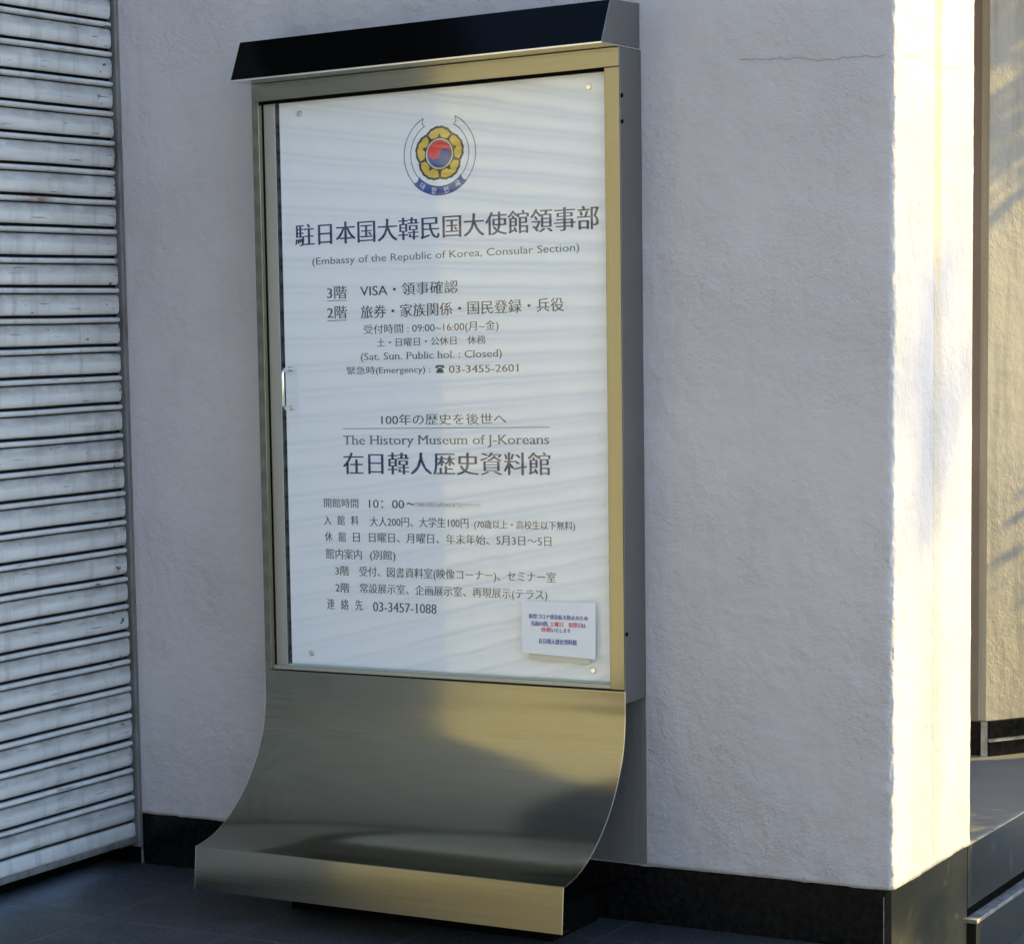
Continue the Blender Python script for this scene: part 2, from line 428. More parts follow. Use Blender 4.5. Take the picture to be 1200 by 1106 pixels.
crack([px_on_x(*p, XC) for p in [(1056, 65), (1072, 66), (1078, 63), (1086, 74), (1094, 77), (1108, 79), (1122, 82), (1135, 92)]], (.0032, 0, 0), 'crack')
M_VOID = _v

# ------------------------------------------------------------------ landing and wall at the back of the recess
land = thing('stone_landing', 'raised grey stone landing with dark polished side to the right of the pillar', 'landing')
mb = MB(); mb.box(.6, XC - .006, YR - .01, 1.083, .05, ZB); mb.box(.6, XC - .006, 1.087, 3.5, .05, ZB); mb.box(.6, XC - .008, YR, 3.5, .02, ZB - .004)
mb.build('paving', M_LANDING, land, bevel=.002)
mb = MB(); mb.box(XC - .0058, XC - .0015, YR - .012, 3.5, -.018, .1430); mb.build('polished_face', M_PLINTH, land, bevel=.002)
mb = MB(); mb.box(XC - .0058, XC - .0008, YR - .008, 3.5, .1432, ZB - .0008); mb.build('edge_trim', M_JOINT, land)
mb = MB(); mb.box(XC - .3, XC - .022, YR - .0, 3.5, -.052, -.018); mb.build('recess', _v, land)
mb = MB(); mb.box(XC - .3, XC + .012, YR + .018, 3.5, -.30, -.052); mb.build('lower_step', M_PLINTH, land, bevel=.003)
mb = MB(); mb.box(XC - .018, XC + .0135, YR + .016, 3.5, -.062, -.0515); mb.build('step_trim', M_JOINT, land, bevel=.0015)

bwall = thing('recess_wall', 'cream rendered wall with peeling foot and black tile skirting beyond the landing', 'wall')
B0 = Vector((1.793, 1.862)); ang = radians(57); BD = Vector((cos(ang), sin(ang))); BN = Vector((sin(ang), -cos(ang)))  # wall turned towards the sun so grazing light dapples it
def slab(mb, o, d, nrm, u0, u1, t0, t1, z0, z1):
    c = [o + d * u + nrm * t for u, t in ((u0, t0), (u1, t0), (u1, t1), (u0, t1))]
    vs = [(q.x, q.y, zz) for zz in (z0, z1) for q in c]
    mb.add(vs, [(0, 3, 2, 1), (4, 5, 6, 7), (0, 1, 5, 4), (1, 2, 6, 5), (2, 3, 7, 6), (3, 0, 4, 7)])
mb = MB(); slab(mb, B0, BD, BN, 0.0, 1.6, -.3, 0, .255, 3.2); mb.build('cream_render', M_CREAM, bwall)
EX = Vector((1, 0)); EY = Vector((0, -1))
B1 = Vector((.6, 1.88))
mb = MB(); slab(mb, B1, EX, EY, 0, 1.190, -.3, 0, .25, 3.2); mb.build('shaded_render', M_SHADED, bwall)
mb = MB(); slab(mb, B0, BD, BN, .012, 1.6, -.28, .004, ZB - .01, .190); mb.build('skirting_tile', M_GRANITE, bwall, bevel=.002)
mb = MB(); slab(mb, B0, BD, BN, .012, 1.6, -.28, .004, .200, .2535); mb.build('skirting_tile', M_GRANITE, bwall, bevel=.002)
mb = MB(); slab(mb, B0, BD, BN, .012, 1.6, -.27, .0005, .190, .200); mb.build('skirting_joint', M_JOINT, bwall)
mb = MB(); slab(mb, B1, EX, EY, 0, 1.175, -.28, .004, ZB - .01, .248); mb.build('skirting_tile', M_GRANITE, bwall, bevel=.002)
mb = MB(); slab(mb, B1, EX, EY, 1.176, 1.196, -.1, .012, ZB - .01, .252); mb.build('corner_strip', M_JOINT, bwall, bevel=.003)

# ------------------------------------------------------------------ roller shutter
shut = thing('roller_shutter', 'closed worn grey metal roller shutter with chipped slats left of the stucco wall', 'shutter')
lines = []                                   # z of the dark groove above each rib
zz = 2.3330 + .0796 * 8
while zz > .86: lines.append(zz); zz -= .0796
for k in range(9): lines.append(.8206 - .077 * k)
prof = []                                    # (x, z, grime, groove)
for i, zl in enumerate(lines):
    nxt = lines[i + 1] if i + 1 < len(lines) else .205 - .079
    prof += [(-.018, zl + .0046, .6, 1), (-.026, zl, .6, 1), (-.016, zl - .0034, .6, 1)]
    for a in range(7):
        t = pi * a / 6
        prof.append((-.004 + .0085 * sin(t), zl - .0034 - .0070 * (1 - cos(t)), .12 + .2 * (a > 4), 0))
    prof += [(-.014, zl - .0182, .6, 1), (-.018, zl - .0195, .6, 1), (-.012, zl - .0208, .6, 1)]
    z0, z1 = zl - .0212, nxt + .0050
    for a in range(9):
        t = a / 8
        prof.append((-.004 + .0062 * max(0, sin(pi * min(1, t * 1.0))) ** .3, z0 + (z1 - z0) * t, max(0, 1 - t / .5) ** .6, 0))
    prof.append((-.010, z1 - .0002, .6, 1))
zb = lines[-1]
prof += [(-.014, .126, .6, 1), (-.014, .123, .6, 1), (-.002, .1222, .3, 0), (.003, .118, .25, 0), (.004, .09, .1, 0), (.003, .0825, .3, 0), (-.01, .082, .5, .8)]
ny = 150
ysl = [-.034 - (4.95) * (j / ny) ** 1.6 for j in range(ny + 1)]
me = bpy.data.meshes.new('slat_curtain')
V = []; G = []; R = []
dents = [(Vector((random.uniform(-1.2, -.05), random.uniform(.15, 2.4))), random.uniform(.01, .03), random.uniform(-.002, .0012)) for _ in range(60)]
for yv in ysl:
    for (xx, z_, gg, rr) in prof:
        dx = .0012 * noise.noise(Vector((1, yv * 1.7, z_ * 3)))
        if yv > -1.3:
            for (c_, r_, am) in dents:
                q = (yv - c_.x) ** 2 / (r_ * 1.7) ** 2 + (z_ - c_.y) ** 2 / r_ ** 2
                if q < 4: dx += am * math.exp(-q)
        # bent slat ends
        if yv > -.06 and rr == 0: dx -= .004 * (yv + .06) / .026 * (.5 + .5 * noise.noise(Vector((2, 2, round(z_ / .08) * 3.1))))
        V.append((xx + dx, yv, z_ + .0015 * noise.noise(Vector((4, yv * 3, round(z_ * 12.6) * 1.7))))); G.append(gg); R.append(rr)
N = len(prof)
F = [(j * N + i, j * N + i + 1, (j + 1) * N + i + 1, (j + 1) * N + i) for j in range(ny) for i in range(N - 1)]
me.from_pydata(V, [], F)
me.materials.append(M_SHUT)
for nm, data in (('grime', G), ('groove', R)):
    at = me.attributes.new(nm, 'FLOAT', 'POINT'); at.data.foreach_set('value', data)
me.polygons.foreach_set('use_smooth', [True] * len(F))
bm = bmesh.new(); bm.from_mesh(me); bmesh.ops.recalc_face_normals(bm, faces=bm.faces)
if sum(f.normal.x * f.calc_area() for f in bm.faces) < 0: bmesh.ops.reverse_faces(bm, faces=bm.faces)
bm.to_mesh(me); bm.free()
put(bpy.data.objects.new('slat_curtain', me), shut)
mb = MB(); mb.box(-.045, .006, -4.99, -.03, .066, .0815); mb.build('bottom_seal', M_GUIDE, shut, bevel=.002)
mb = MB(); mb.box(-.02, .0045, -.0185, -.001, .05, 3.0); mb.box(-.08, -.03, -.06, -.001, .05, 3.0); mb.build('guide_rail', M_GUIDE, shut, bevel=.0015)
mb = MB(); mb.box(-.03, -.0225, -.036, -.0185, .06, 3.0); mb.build('guide_slot', M_VOID, shut)
mb = MB(); mb.box(-.07, .03, -5.05, -4.985, .0, 3.0); mb.build('guide_rail', M_GUIDE, shut)
mb = MB(); mb.box(-.3, -.118, -5.0, 0.005, -.05, .06); mb.build('sill_shade', M_VOID, shut)  # black box standing for the dark gap below the shutter
side = thing('side_building', 'dark clad upper storey and pale end wall around the roller shutter', 'building')
mb = MB(); mb.box(-4, .01, -7.5, .002, 2.985, 4.1); mb.build('upper_cladding', M_CLAD, side)
mb = MB(); mb.box(-4, .005, -7.5, -5.055, -.05, 2.98); mb.build('end_wall', M_SIDE, side)

P = Mat('bounce_facade', (.36, .43, .62), .85); c = P.mix(P.step(P.noise(.4, 5, .6), .35, .7), (.36, .455, .70), (.31, .39, .60)); P.color(c); M_FACADE = P.m  # blue tone picked for the cool fill light it bounces
P = Mat('window_glass', (.03, .035, .04), .06); P.rough(P.rng(P.noise(.6, 2, .5), .03, .1)); M_WIN = P.m
opp = thing('bounce_building', 'unseen blue grey building added across the street to bounce fill light', 'building', (4, -18, 0))  # added out of view to throw fill light on wall and shutter
mb = MB(); mb.box(-14, 24, -26, -17, -.1, 10); mb.build('wall', M_FACADE, opp)
for fl in range(3):
    for k in range(9):
        x0 = -12.5 + k * 4.1; z0 = 1.2 + fl * 3.1
        mb = MB(); mb.box(x0 - .08, x0 + 1.68, -17, -16.94, z0 - .08, z0 + 1.48); fr_ = mb.build('window', M_SIDE, opp)
        mb = MB(); mb.box(x0, x0 + 1.6, -16.945, -16.935, z0, z0 + 1.4); mb.build('pane', M_WIN, fr_)

# ------------------------------------------------------------------ steel sign
XL, XR, YF = .504, 1.5185, -.126
ZS, ZH = .595, 2.067
sign = thing('information_sign', 'tall brushed steel information sign with darkly reflecting hood and curved foot on the stucco wall', 'sign', ((XL + XR) / 2, 0, 0))
# hood
yb, zb_, yt, zt = -.214, 2.1130, -.163, 2.2165
mb = MB(); mb.prism_x([(-.001, zb_ + .004), (yb + .002, zb_ + .004), (yt, zt), (-.001, zt + .004)], .4965, XR - .005)
hood = mb.build('hood', M_HOOD, sign, bevel=.0015)
mb = MB(); mb.prism_x([(-.002, zb_), (yb - .0015, zb_), (yb - .0015, zb_ + .0045), (-.002, zb_ + .0042)], .4955, XR - .003); mb.build('hood_rim', M_EDGE, hood, bevel=.0008)
mb = MB(); mb.prism_x([(-.002, zb_ + .0045), (yb, zb_ + .0045), (yt - .001, zt + .001), (-.002, zt + .005)], XR - .0049, XR - .0022); mb.build('hood_end', M_STEEL_SIDE, hood, bevel=.0006)
# header, body, posts
mb = MB(); mb.box(XL, XR, YF, -.002, ZH, zb_ - .001); mb.build('header', M_STEEL_H, sign, bevel=.0015)
mb = MB(); mb.box(XL, XL + .0205, YF, -.085, ZS + .001, ZH - .0008); mb.build('post', M_STEEL_V, sign, bevel=.0012)
mb = MB(); mb.box(1.481, XR, YF, -.085, ZS + .001, ZH - .0008); mb.build('post', M_STEEL_V, sign, bevel=.0012)
mb = MB(); mb.box(XL + .002, XR - .002, -.084, -.001, ZS - .02, ZH - .0008)
mb.build('back_box', M_ALU, sign)
mb = MB(); mb.box(XR - .0018, XR + .0005, -.1215, -.001, ZS - .032, zb_ - .0012); mb.build('side_plate', M_STEEL_SIDE, sign, bevel=.0006)
mb = MB(); mb.box(XL + .0205, .5615, -.1055, -.0842, ZS + .002, ZH - .001); mb.build('door_track', M_ALU, sign, bevel=.001)
mb = MB(); mb.box(XL + .021, XL + .0235, -.1062, -.1058, ZS + .004, ZH - .001); mb.box(.5616, .5700, -.095, -.0843, ZS + .004, ZH - .001); mb.build('frame_gap_shade', M_VOID, sign)  # black strips stand for the shaded gaps beside the door track
mb = MB(); mb.box(.5245, 1.4808, -.118, -.0842, ZS + .001, .6065); mb.build('sill_channel', M_ALU, sign, bevel=.001)
mb = MB(); mb.box(.526, 1.4808, -.122, -.086, 2.0605, ZH - .0006); mb.build('header_shade', M_VOID, sign)  # black strip painted in as the shadow gap under the header
# board
mb = MB(); mb.box(.5715, 1.4805, -.1, -.0845, .607, 2.0600); board = mb.build('board', M_BOARD, sign)
mb = MB(); mb.box(.5675, 1.4800, -.1130, -.1082, .6125, 2.0600); mb.build('glass_pane', M_GLASS, sign)
mb = MB(); mb.box(.5675, 1.4800, -.1130, -.1082, .6068, .6122); mb.build('glass_edge', M_GEDGE, sign)
# stand-off fixings
for (u, z_) in ((.6327, 2.0296), (1.4309, 2.0277), (.633, .6415), (1.4266, .6366)):
    mb = MB(); mb.tube([(u, -.1001, z_), (u, -.1040, z_), (u, -.1052, z_)], [.0075, .0075, .0058], 14); mb.build('fixing', M_CHROME, board)
# door handle
mb = MB(); hx = .594; pts = []
pts.append((hx, -.113, 1.3805)); pts.append((hx, -.139, 1.3805))
for i in range(1, 6): a = pi / 2 * i / 5; pts.append((hx, -.139 - .012 * sin(a), 1.3805 - .012 * (1 - cos(a))))
for i in range(0, 6): a = pi / 2 * i / 5; pts.append((hx, -.139 - .012 * cos(a), 1.2925 - .012 * sin(a)))
pts += [(hx, -.113, 1.2805)]
mb.tube(pts, .0042, 12)
for q in (1.3805, 1.2805): mb.tube([(hx, -.1131, q), (hx, -.1165, q)], .0075, 14)
mb.build('handle', M_CHROME, sign)
# lower shell with the concave sweep
cur = [(-.126, .594), (-.1263, .56), (-.128, .51), (-.139, .450), (-.161, .400), (-.193, .349), (-.234, .302), (-.285, .259), (-.335, .227), (-.385, .205), (-.432, .192), (-.477, .1855)]
def crom(P, k=5):
    o = []
    for i in range(len(P) - 1):
        p0, p1, p2, p3 = [Vector(P[max(0, min(len(P) - 1, i + q))]) for q in (-1, 0, 1, 2)]
        for s_ in range(k):
            t = s_ / k; o.append(.5 * ((2 * p1) + (p2 - p0) * t + (2 * p0 - 5 * p1 + 4 * p2 - p3) * t * t + (3 * p1 - p0 - 3 * p2 + p3) * t ** 3))
    return [tuple(q) for q in o] + [P[-1]]
cs = crom(cur)
th = []
for i, p in enumerate(cs):
    a = Vector(cs[max(0, i - 1)]); b = Vector(cs[min(len(cs) - 1, i + 1)]); d = (b - a).normalized()
    nn = Vector((d.y, -d.x));
    if nn.x > 0: nn = -nn
    th.append((p[0] - nn.x * .003, p[1] - nn.y * .003))
mb = MB(); mb.prism_x(cs, XL, XR, closed=False, smooth=True)
mb.add([(XL, *cs[-1]), (XR, *cs[-1]), (XR, -.488, .0765), (XL, -.488, .0765)], [(0, 1, 2, 3)])
mb.prism_x(th, XL + .0002, XR - .0002, closed=False, smooth=True)
mb.add([(XL, -.488, .0765), (XR, -.488, .0765), (XR, -.44, .0765), (XL, -.44, .0765)], [(0, 1, 2, 3)])
mb.add([(XL, *th[-1]), (XR, *th[-1]), (XR, -.485, .078), (XL, -.485, .078)], [(0, 1, 2, 3)])
mb.add([(XL, *cs[0]), (XR, *cs[0]), (XR, -.1, cs[0][1]), (XL, -.1, cs[0][1])], [(0, 1, 2, 3)])
shell = mb.build('curved_shell', M_STEEL_H, sign)
# bright sheet edge along the sides, then side plates
for xa, xb in ((XR - .0002, XR + .0012), (XL - .0012, XL + .0002)):
    mb = MB(); ring = cs + [(-.488, .0765)]; inn = th + [(-.485, .0765)]
    inn[-2] = (-.4745, .1825)
    n = len(ring)
    for i in range(n - 1):
        q = [ring[i], ring[i + 1], inn[i + 1], inn[i]]
        mb.add([(xa, *p) for p in q] + [(xb, *p) for p in q], [(0, 3, 2, 1), (4, 5, 6, 7), (0, 1, 5, 4), (2, 3, 7, 6)])
    mb.build('sheet_edge', M_EDGE, shell)
mb = MB(); mb.box(XL + .01, XR - .0005, -.0022, -.0008, ZB + .002, ZS - .034); mb.build('grey_sheet', M_BACK, sign)  # thin sheet, greyer than the plaster, behind the open shell
mb = MB(); mb.box(XL + .16, XR - .12, -.28, -.03, .002, .0755); mb.build('underside_shade', M_VOID, sign)  # added block, its black standing for the shadow under the sign
for z_ in (2.0, 1.94, .73):
    mb = MB(); mb.tube([(XR + .0004, -.114, z_), (XR + .003, -.114, z_)], .005, 10); mb.build('screw', M_VOID, sign)

# ------------------------------------------------------------------ lettering
def glyph_mesh(body, offset=0.0, spacing=1.0):
    cu = bpy.data.curves.new('t', 'FONT'); cu.body = body; cu.size = 1.0; cu.offset = offset; cu.resolution_u = 3; cu.space_character = spacing
    o = bpy.data.objects.new('t', cu); COL.objects.link(o)
    dg = bpy.context.evaluated_depsgraph_get(); me = bpy.data.meshes.new_from_object(o.evaluated_get(dg))
    v = [(p.co.x, p.co.y) for p in me.vertices]; f = [tuple(p.vertices) for p in me.polygons]
    es = [(e.vertices[0], e.vertices[1]) for e in me.edges] if False else None
    cnt = {}
    for p in f:
        for a, b in zip(p, p[1:] + p[:1]):
            k = (min(a, b), max(a, b)); cnt[k] = cnt.get(k, 0) + 1
    bd = [k for k, c_ in cnt.items() if c_ == 1]
    bpy.data.objects.remove(o); bpy.data.curves.remove(cu); bpy.data.meshes.remove(me)
    return v, f, bd
_ref = {}
def extent(ch):
    if ch not in _ref:
        v, _, _ = glyph_mesh(ch); _ref[ch] = (min(q[1] for q in v), max(q[1] for q in v))
    return _ref[ch]
def text(mb, body, u0, u1, zb, h, y0, ref='国', serif=False, weight=.012, thin=-.010, mi=0, fit=None):
    """text on a plane facing -Y; fitted to u0..u1; ref glyph spans zb..zb+h. Thin horizontals, heavier verticals."""
    v, f, bd = glyph_mesh(body, thin)
    lo, hi = extent(ref); sy = h / (hi - lo)
    xa = min(q[0] for q in v); xb = max(q[0] for q in v); sx = (u1 - u0) / (xb - xa)
    tx = lambda q: u0 + (q[0] - xa) * sx
    tz = lambda q: zb + (q[1] - lo) * sy
    k = 0
    for s_ in ((-1, 0, 1) if weight else (0,)):
        mb.add([(tx(q) + s_ * weight * sy, y0 - .00004 * k, tz(q)) for q in v], f, mi); k += 1
    if serif:
        levels = (0.0, extent('x')[1], extent('H')[1], extent('l')[1])
        for a, b in bd:
            p, q = v[a], v[b]
            if abs(p[1] - q[1]) > .006 or abs(p[0] - q[0]) > .15 or abs(p[0] - q[0]) < .02: continue
            if min(abs(p[1] - l) for l in levels) > .022: continue
            x0, x1 = sorted((p[0], q[0])); up = p[1] < .1
            z0 = p[1] if up else p[1] - .038
            e = .075
            mb.add([(tx((x0 - e, 0)), y0 - .00014, tz((0, z0))), (tx((x1 + e, 0)), y0 - .00014, tz((0, z0))), (tx((x1 + e, 0)), y0 - .00014, tz((0, z0 + .038))), (tx((x0 - e, 0)), y0 - .00014, tz((0, z0 + .038)))], [(0, 1, 2, 3)], mi)
YB = -.1003
def line(items, mat, label=None):
    mb = MB()
    for it in items:
        kw = dict(it[5]) if len(it) > 5 else {}
        text(mb, it[0], it[1], it[2], it[3], it[4], YB, **kw)
    return mb, mat, label
def rule(mb, u0, u1, z, t): mb.add([(u0, YB, z), (u1, YB, z), (u1, YB, z + t), (u0, YB, z + t)], [(0, 1, 2, 3)])
def emit(items, mat, label, rules=()):
    mb, m_, l_ = line(items, mat, label)
    mb.build('lettering', mat, board, fix=False, label=label)
    for r_ in rules:
        mb = MB(); rule(mb, *r_); mb.build('underline', mat, board, fix=False)
SER = dict(ref='H', serif=True, weight=.018, thin=-.008)
CJ = dict(weight=.018, thin=-.006)
emit([('駐日本国大韓民国大使館領事部', .6118, 1.4513, 1.6946, .0534, dict(weight=.024, thin=-.006))], I_NAVY, 'large navy title line under the emblem')
emit([('(Embassy of the Republic of Korea, Consular Section)', .6603, 1.4013, 1.6455, .0180, dict(ref='E', weight=.008, thin=-.004))], I_TEAL, 'teal line in English under the navy title')
emit([('3階', .7024, .7595, 1.5563, .0315, CJ), ('VISA・領事確認', .7995, 1.0752, 1.5585, .0300, CJ),
      ('2階', .7014, .7586, 1.5062, .0315, CJ), ('旅券・家族関係・国民登録・兵役', .8000, 1.3595, 1.5040, .0315, CJ)], I_GREY, 'grey floor guide lines with underlined floor numbers',
     [(.7024, .7595, 1.5515, .0016), (.7014, .7586, 1.5010, .0016)])
emit([('受付時間 : 09:00~16:00(月~金)', .8077, 1.1850, 1.4645, .0225, CJ), ('土・日曜日・公休日　休務', .8450, 1.1499, 1.4312, .0205, CJ),
      ('(Sat. Sun. Public hol. : Closed)', .7973, 1.1928, 1.3992, .0175, SER), ('緊急時(Emergency) :', .7559, .9950, 1.3630, .0195, CJ), ('03-3455-2601', 1.0480, 1.2368, 1.3620, .0180, SER)], I_GREY, 'small grey lines of opening times and emergency telephone')
mb = MB()
def pq(pts): mb.add([(1.0100 + a * .025, YB, 1.3625 + b * .0195) for a, b in pts], [tuple(range(len(pts)))])
pq([(.08, 0), (.92, 0), (.92, .22), (.70, .60), (.30, .60), (.08, .22)]); pq([(.0, .62), (.0, .82), (.12, .97), (.28, 1.0), (.28, .70), (.24, .62)]); pq([(1, .62), (.76, .62), (.72, .70), (.72, 1.0), (.88, .97), (1, .82)]); pq([(.28, 1.0), (.72, 1.0), (.72, .80), (.28, .80)]); pq([(.33, .59), (.44, .59), (.44, .72), (.33, .72)]); pq([(.56, .59), (.67, .59), (.67, .72), (.56, .72)])
mb.build('telephone_symbol', I_BLACK, board, fix=False)
emit([('100年の歴史を後世へ', .8534, 1.2027, 1.2339, .0262, CJ)], I_GREY, 'grey underlined slogan line', [(.7407, 1.3189, 1.2249, .0016)])
emit([('The History Museum of J-Koreans', .7409, 1.3164, 1.1848, .0232, SER)], I_TEAL, 'teal serif museum name in English')
emit([('在日韓人歴史資料館', .7398, 1.3181, 1.1085, .0540, dict(weight=.026, thin=-.008))], I_NAVY, 'large navy museum name')
emit([('開館時間', .6794, .7808, 1.0228, .0228, CJ), ('10：00', .8125, .9139, 1.0231, .0214, dict(ref='0', **{k_: v_ for k_, v_ in CJ.items()})), ('~', .9220, .9439, 1.0308, .0080, dict(ref='~', weight=.01, thin=-.01)),
      ('入', .6785, .6995, .9776, .0240, CJ), ('館', .7180, .7395, .9776, .0240, CJ), ('料', .7590, .7800, .9776, .0240, CJ), ('大人200円、大学生100円', .8142, 1.0945, .9762, .0240, CJ), ('(70歳以上・高校生以下無料)', 1.1110, 1.3821, .9760, .0205, CJ),
      ('休', .6802, .7015, .9345, .0250, CJ), ('館', .7205, .7420, .9345, .0250, CJ), ('日', .7640, .7830, .9345, .0250, CJ), ('日曜日、月曜日、年末年始、5月3日～5日', .8111, 1.3188, .9354, .0240, CJ),
      ('館内案内', .6812, .7878, .8895, .0258, CJ), ('(別館)', .8128, .8856, .8910, .0240, CJ),
      ('3階', .7085, .7492, .8475, .0240, CJ), ('受付、図書資料室(映像コーナー)、セミナー室', .7802, 1.3294, .8466, .0248, CJ),
      ('2階', .7084, .7491, .8030, .0245, CJ), ('常設展示室、企画展示室、再現展示(テラス)', .7812, 1.3063, .8040, .0238, CJ),
      ('連', .6820, .7040, .7584, .0262, CJ), ('絡', .7235, .7455, .7584, .0262, CJ), ('先', .7660, .7880, .7584, .0262, CJ), ('03-3457-1088', .8188, 1.0008, .7580, .0240, SER)], I_GREY, 'grey table of museum hours, fees and rooms')
mb = MB(); mb.box(.942, 1.131, -.10045, -.1, 1.0262, 1.0415); tp = mb.build('correction_sticker', M_PAPER, board)
mb = MB(); _yb, YB = YB, -.1006
text(mb, '17:00(入館は16時30分まで)', .945, 1.075, 1.0285, .0105, YB, weight=.01, thin=-.012)
for i in range(13): rule(mb, 1.077 + i * .0040, 1.0795 + i * .0040, 1.0335, .0012)
mb.build('lettering', I_GREY, board, fix=False); YB = _yb

# ---- emblem (one mesh, several inks)
EC, ER = (1.0315, 1.9005), .1005
mb = MB()
def poly(pts, mi, lay):
    bm = bmesh.new(); vv = [bm.verts.new((EC[0] + p[0] * ER, -.1003 - lay * .00006, EC[1] + p[1] * ER)) for p in pts]
    es = [bm.edges.new((vv[i], vv[(i + 1) % len(vv)])) for i in range(len(vv))]
    bmesh.ops.triangle_fill(bm, use_beauty=True, edges=es, use_dissolve=False)
    bm.verts.index_update()
    mb.add([v.co.copy() for v in bm.verts], [[v.index for v in f.verts] for f in bm.faces], mi); bm.free()
def pol(r, a): return (r * cos(radians(a)), r * sin(radians(a)))
def arcband(r0, r1, a0, a1, mi, lay, n=40):
    poly([pol(r0, a0 + (a1 - a0) * i / n) for i in range(n + 1)] + [pol(r1, a1 + (a0 - a1) * i / n) for i in range(n + 1)], mi, lay)
inks = [I_LINE, I_BLUE, I_BLACK, I_GOLD, I_RED, I_CREAM, I_WHITE]
for r in (.985, .80): arcband(r - .012, r + .012, 116 + (4 if r < .9 else 0), 226, 0, 0); arcband(r - .012, r + .012, 314, 424 - (4 if r < .9 else 0), 0, 0)
for a, sgn in ((116, 1), (64, -1)):          # swallow-tail ends
    p0, p1, p2 = pol(.985, a), pol(.80, a + sgn * 4), pol(.90, a + sgn * 5.5)
    for q, q2 in ((p0, p2), (p2, p1)):
        d = (Vector(q2) - Vector(q)).normalized(); nn = Vector((-d.y, d.x)) * .011
        poly([tuple(Vector(q) + nn), tuple(Vector(q2) + nn), tuple(Vector(q2) - nn), tuple(Vector(q) - nn)], 0, 0)
arcband(.78, 1.01, 226, 314, 1, 1)
for a, sgn in ((226, -1), (314, 1)):
    poly([pol(.78, a), pol(1.01, a), pol(1.0, a + sgn * 3), pol(.9, a + sgn * 0.5), pol(.77, a + sgn * 3)][::1], 1, 1)
def flower(scale, mi, lay):
    pts = []
    for k in range(5):
        c0 = 90 + 72 * k
        for i in range(48):
            t = -36 + 72 * i / 48
            r = .64 - .062 * (abs(t) / 36) ** 1.6 + .016 * abs(sin(radians(t * 12.5)))
            if abs(t) > 34: r -= .018
            pts.append(pol(r * scale, c0 + t))
    poly(pts, mi, lay)
flower(1.045, 2, 1)
for k in range(5):
    c0 = 90 + 72 * k
    pts = []
    for i in range(41):
        t = -33.5 + 67 * i / 40
        pts.append(pol(.613 - .066 * (abs(t) / 34) ** 1.8 + .013 * abs(sin(radians(t * 12.5))), c0 + t))
    for i in range(21):
        t = 31 - 62 * i / 20
        pts.append(pol(.400 + .09 * math.exp(-(t / 5) ** 2) + .035 * (abs(t) / 31) ** 6, c0 + t))
    poly(pts, 3, 2)
circ = lambda r, n=48: [pol(r, 360 * i / n) for i in range(n)]
poly(circ(.375), 5, 3); poly(circ(.338), 1, 4)
R_ = .322; tl = -14                           # red upper half of the whirl
pts = [pol(R_, tl + 180 * i / 40) for i in range(41)]
for i in range(21): a = tl + 180 + 180 * i / 20; q = pol(R_ / 2, a); cc = pol(R_ / 2, tl + 180); pts.append((cc[0] + q[0], cc[1] + q[1]))
for i in range(1, 21): a = tl + 180 - 180 * i / 20; q = pol(R_ / 2, a); cc = pol(R_ / 2, tl); pts.append((cc[0] + q[0], cc[1] + q[1]))
poly(pts[:-1], 4, 5)
for ch, a in zip('대한민국', (237, 259, 281, 303)):
    v, f, _ = glyph_mesh(ch, .01)
    cx_ = (min(q[0] for q in v) + max(q[0] for q in v)) / 2; cy_ = (min(q[1] for q in v) + max(q[1] for q in v)) / 2
    s_ = .165 * ER; rot = radians(a - 270); px_, pz_ = pol(.895 * ER, a)
    mb.add([(EC[0] + px_ + s_ * ((q[0] - cx_) * cos(rot) - (q[1] - cy_) * sin(rot)), -.1003 - .00012, EC[1] + pz_ + s_ * ((q[0] - cx_) * sin(rot) + (q[1] - cy_) * cos(rot))) for q in v], f, 6)
mb.build('emblem', inks, board, fix=False)

# ------------------------------------------------------------------ paper notice taped on the glass
pn = thing('paper_notice', 'small white paper notice with blue and red writing taped low on the sign glass', 'notice', (1.343, -.1135, .66))
mb = MB(); q = [(1.2459, .6735), (1.4400, .6655), (1.4405, .8030), (1.2440, .8010)]
# the sheet hangs a little proud of the glass at its foot
yo = lambda z_: -.1146 - .003 * (1 - (z_ - .66) / .14)
vs = []; nn = 8
for t in (0, .0006):
    for j in range(nn + 1):
        for i in range(nn + 1):
            a = i / nn; b = j / nn
            p = Vector(q[0]).lerp(Vector(q[1]), a).lerp(Vector(q[3]).lerp(Vector(q[2]), a), b)
            vs.append((p.x, yo(p.y) + .0012 * sin(a * 3) * (1 - b) + t, p.y))
K = (nn + 1) ** 2
fs = [(j * (nn + 1) + i, j * (nn + 1) + i + 1, (j + 1) * (nn + 1) + i + 1, (j + 1) * (nn + 1) + i) for j in range(nn) for i in range(nn)]
mb.add(vs, fs + [tuple(K + i for i in f[::-1]) for f in fs], 0, False)
rim = [(i, i + 1) for i in range(nn)] + [(nn * (nn + 1) + i, nn * (nn + 1) + i + 1) for i in range(nn)] + [(j * (nn + 1), (j + 1) * (nn + 1)) for j in range(nn)] + [(j * (nn + 1) + nn, (j + 1) * (nn + 1) + nn) for j in range(nn)]
mb.add(vs, [(a, b, K + b, K + a) for a, b in rim], 0)
sheet = mb.build('sheet', M_PAPER, pn)
mb = MB(); mb.add([(1.262, -.1136, .6585), (1.425, -.1136, .6530), (1.425, -.1136, .690), (1.262, -.1136, .690)], [(0, 1, 2, 3)]); mb.build('lower_strip', M_TAN, pn, fix=False)  # pale tan strip showing below the lower edge of the paper
def card(items, mat, lab):
    mb = MB()
    for b_, u0, u1, z_, h_ in items: text(mb, b_, u0, u1, z_, h_, yo(z_) - .0016, weight=.02, thin=-.004)
    mb.build('lettering', mat, sheet, fix=False, label=lab)
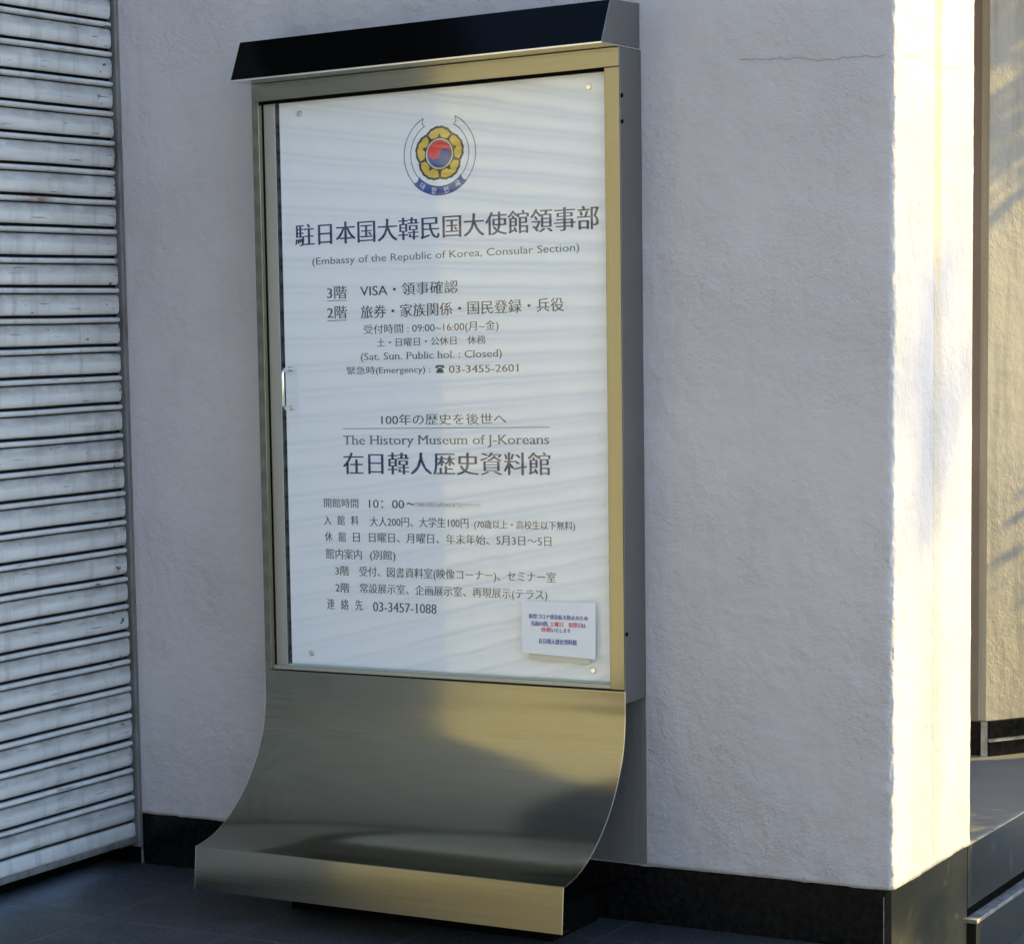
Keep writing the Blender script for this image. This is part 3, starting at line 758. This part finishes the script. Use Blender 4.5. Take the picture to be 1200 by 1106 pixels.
card([('新型コロナ感染拡大防止のため', 1.2646, 1.4207, .7590, .0112), ('当面の間、', 1.2702, 1.3180, .7410, .0118), ('は', 1.4060, 1.4151, .7410, .0105), ('いたします', 1.3260, 1.3749, .7272, .0105), ('在日韓人歴史資料館', 1.2907, 1.3913, .6980, .0125)], I_CBLUE, 'blue writing')
card([('土曜日　祝祭日', 1.3210, 1.4045, .7410, .0118), ('休館', 1.2973, 1.3240, .7272, .0112)], I_CRED, 'red writing')

# ------------------------------------------------------------------ planting to the right, out of frame (throws the dappled shade)
P = Mat('leaf_green', (.06, .10, .03), .5); c = P.mix(P.step(P.noise(3, 4, .6), .3, .7), (.045, .08, .022), (.09, .13, .045)); P.color(c); P.b.inputs['Subsurface Weight'].default_value = 0; M_LEAF = P.m
P = Mat('bark', (.12, .09, .07), .9); c = P.mix(P.step(P.noise(12, 4, .6, (1, 1, .2)), .35, .7), (.10, .075, .055), (.17, .13, .10)); P.color(c); P.bump(P.noise(30, 4, .6, (1, 1, .2)), .5, .006); M_BARK = P.m
def leaves(mb, pts, size):
    for p in pts:
        a = Vector((random.gauss(0, 1), random.gauss(0, 1), random.gauss(0, .7))).normalized(); b = a.orthogonal().normalized()
        b.rotate(Matrix.Rotation(random.uniform(0, 6.28), 3, a)); s_ = size * random.uniform(.7, 1.3); n2 = a.cross(b) * .2 * s_
        mb.add([p - a * s_, p + b * s_ * .45 + n2, p + a * s_, p - b * s_ * .45 + n2], [(0, 1, 2, 3)])
SV = Vector((cos(SUN_AZ), sin(SUN_AZ))); QV = Vector((-sin(SUN_AZ), cos(SUN_AZ)))
def spot(al, pe): p = SV * al + QV * pe; return p
hp = spot(4.15, -.50)
hedge = thing('shade_hedge', 'dense green hedge added unseen to shade the landing', 'hedge', (hp.x, hp.y, -.18))  # unseen hedge added to keep the sun off the landing floor
mb = MB(); pts = []
for _ in range(14000):
    a = random.uniform(-.33, .33); b = random.uniform(-.52, .52); h_ = random.uniform(.05, 1.35)
    b *= 1 + .05 * noise.noise(Vector((a * 5, h_ * 5, 2))); h_ += .05 * noise.noise(Vector((a * 6, b * 6, 1)))
    p = hp + SV * a + QV * b; pts.append(Vector((p.x, p.y, h_ - .18)))
leaves(mb, pts, .035); mb.build('foliage', M_LEAF, hedge, fix=False)
mb = MB()
for i in range(6):
    p = hp + QV * (-.42 + .168 * i); mb.tube([(p.x, p.y, -.18), (p.x + .02, p.y, .3), (p.x - .03, p.y + .03, .8)], [.018, .013, .006], 7)
mb.build('stem', M_BARK, hedge)

def tree(name, label, al, pe, zc, rad, hgt, nleaf, size, clumps, trunk=.05, br=.35):
    p0 = spot(al, pe)
    t = thing(name, label, 'tree', (p0.x, p0.y, -.18))
    mb = MB(); mb.tube([(p0.x, p0.y, -.18), (p0.x + .03, p0.y - .02, zc * .5), (p0.x, p0.y, zc + .2 * hgt)], [trunk, trunk * .75, trunk * .25], 9)
    cl = []
    for i in range(clumps):
        while True:
            q = Vector((random.uniform(-1, 1), random.uniform(-1, 1), random.uniform(-1, 1)))
            if q.length < 1: break
        q = Vector((p0.x + q.x * rad, p0.y + q.y * rad, zc + q.z * hgt)); cl.append(q)
        s0 = Vector((p0.x, p0.y, max(.6, q.z - .5 * hgt))); mid = s0.lerp(q, .5) + Vector((0, 0, -.08))
        mb.tube([s0, mid, q], [trunk * br, trunk * br * .6, .003], 6)
    mb.build('trunk', M_BARK, t)
    mb = MB(); pts = []
    for i in range(nleaf):
        q = random.choice(cl); pts.append(q + Vector((random.gauss(0, .28 * rad), random.gauss(0, .28 * rad), random.gauss(0, .2 * hgt))))
    leaves(mb, pts, size); mb.build('crown', M_LEAF, t, fix=False)
tree('leafy_shrub', 'low leafy shrub whose shade falls on the cream wall', 4.7, .27, 1.75, .17, .34, 1500, .035, 22, .018)
tree('garden_tree', 'young garden tree with high crown beside the shrub', 4.9, .20, 3.25, .24, .36, 900, .035, 22, .02)
tree('street_tree', 'tall slender street tree with thin high crown far to the right', 18.0, -1.27, 9.72, .7, .42, 2700, .019, 110, .09, .08)
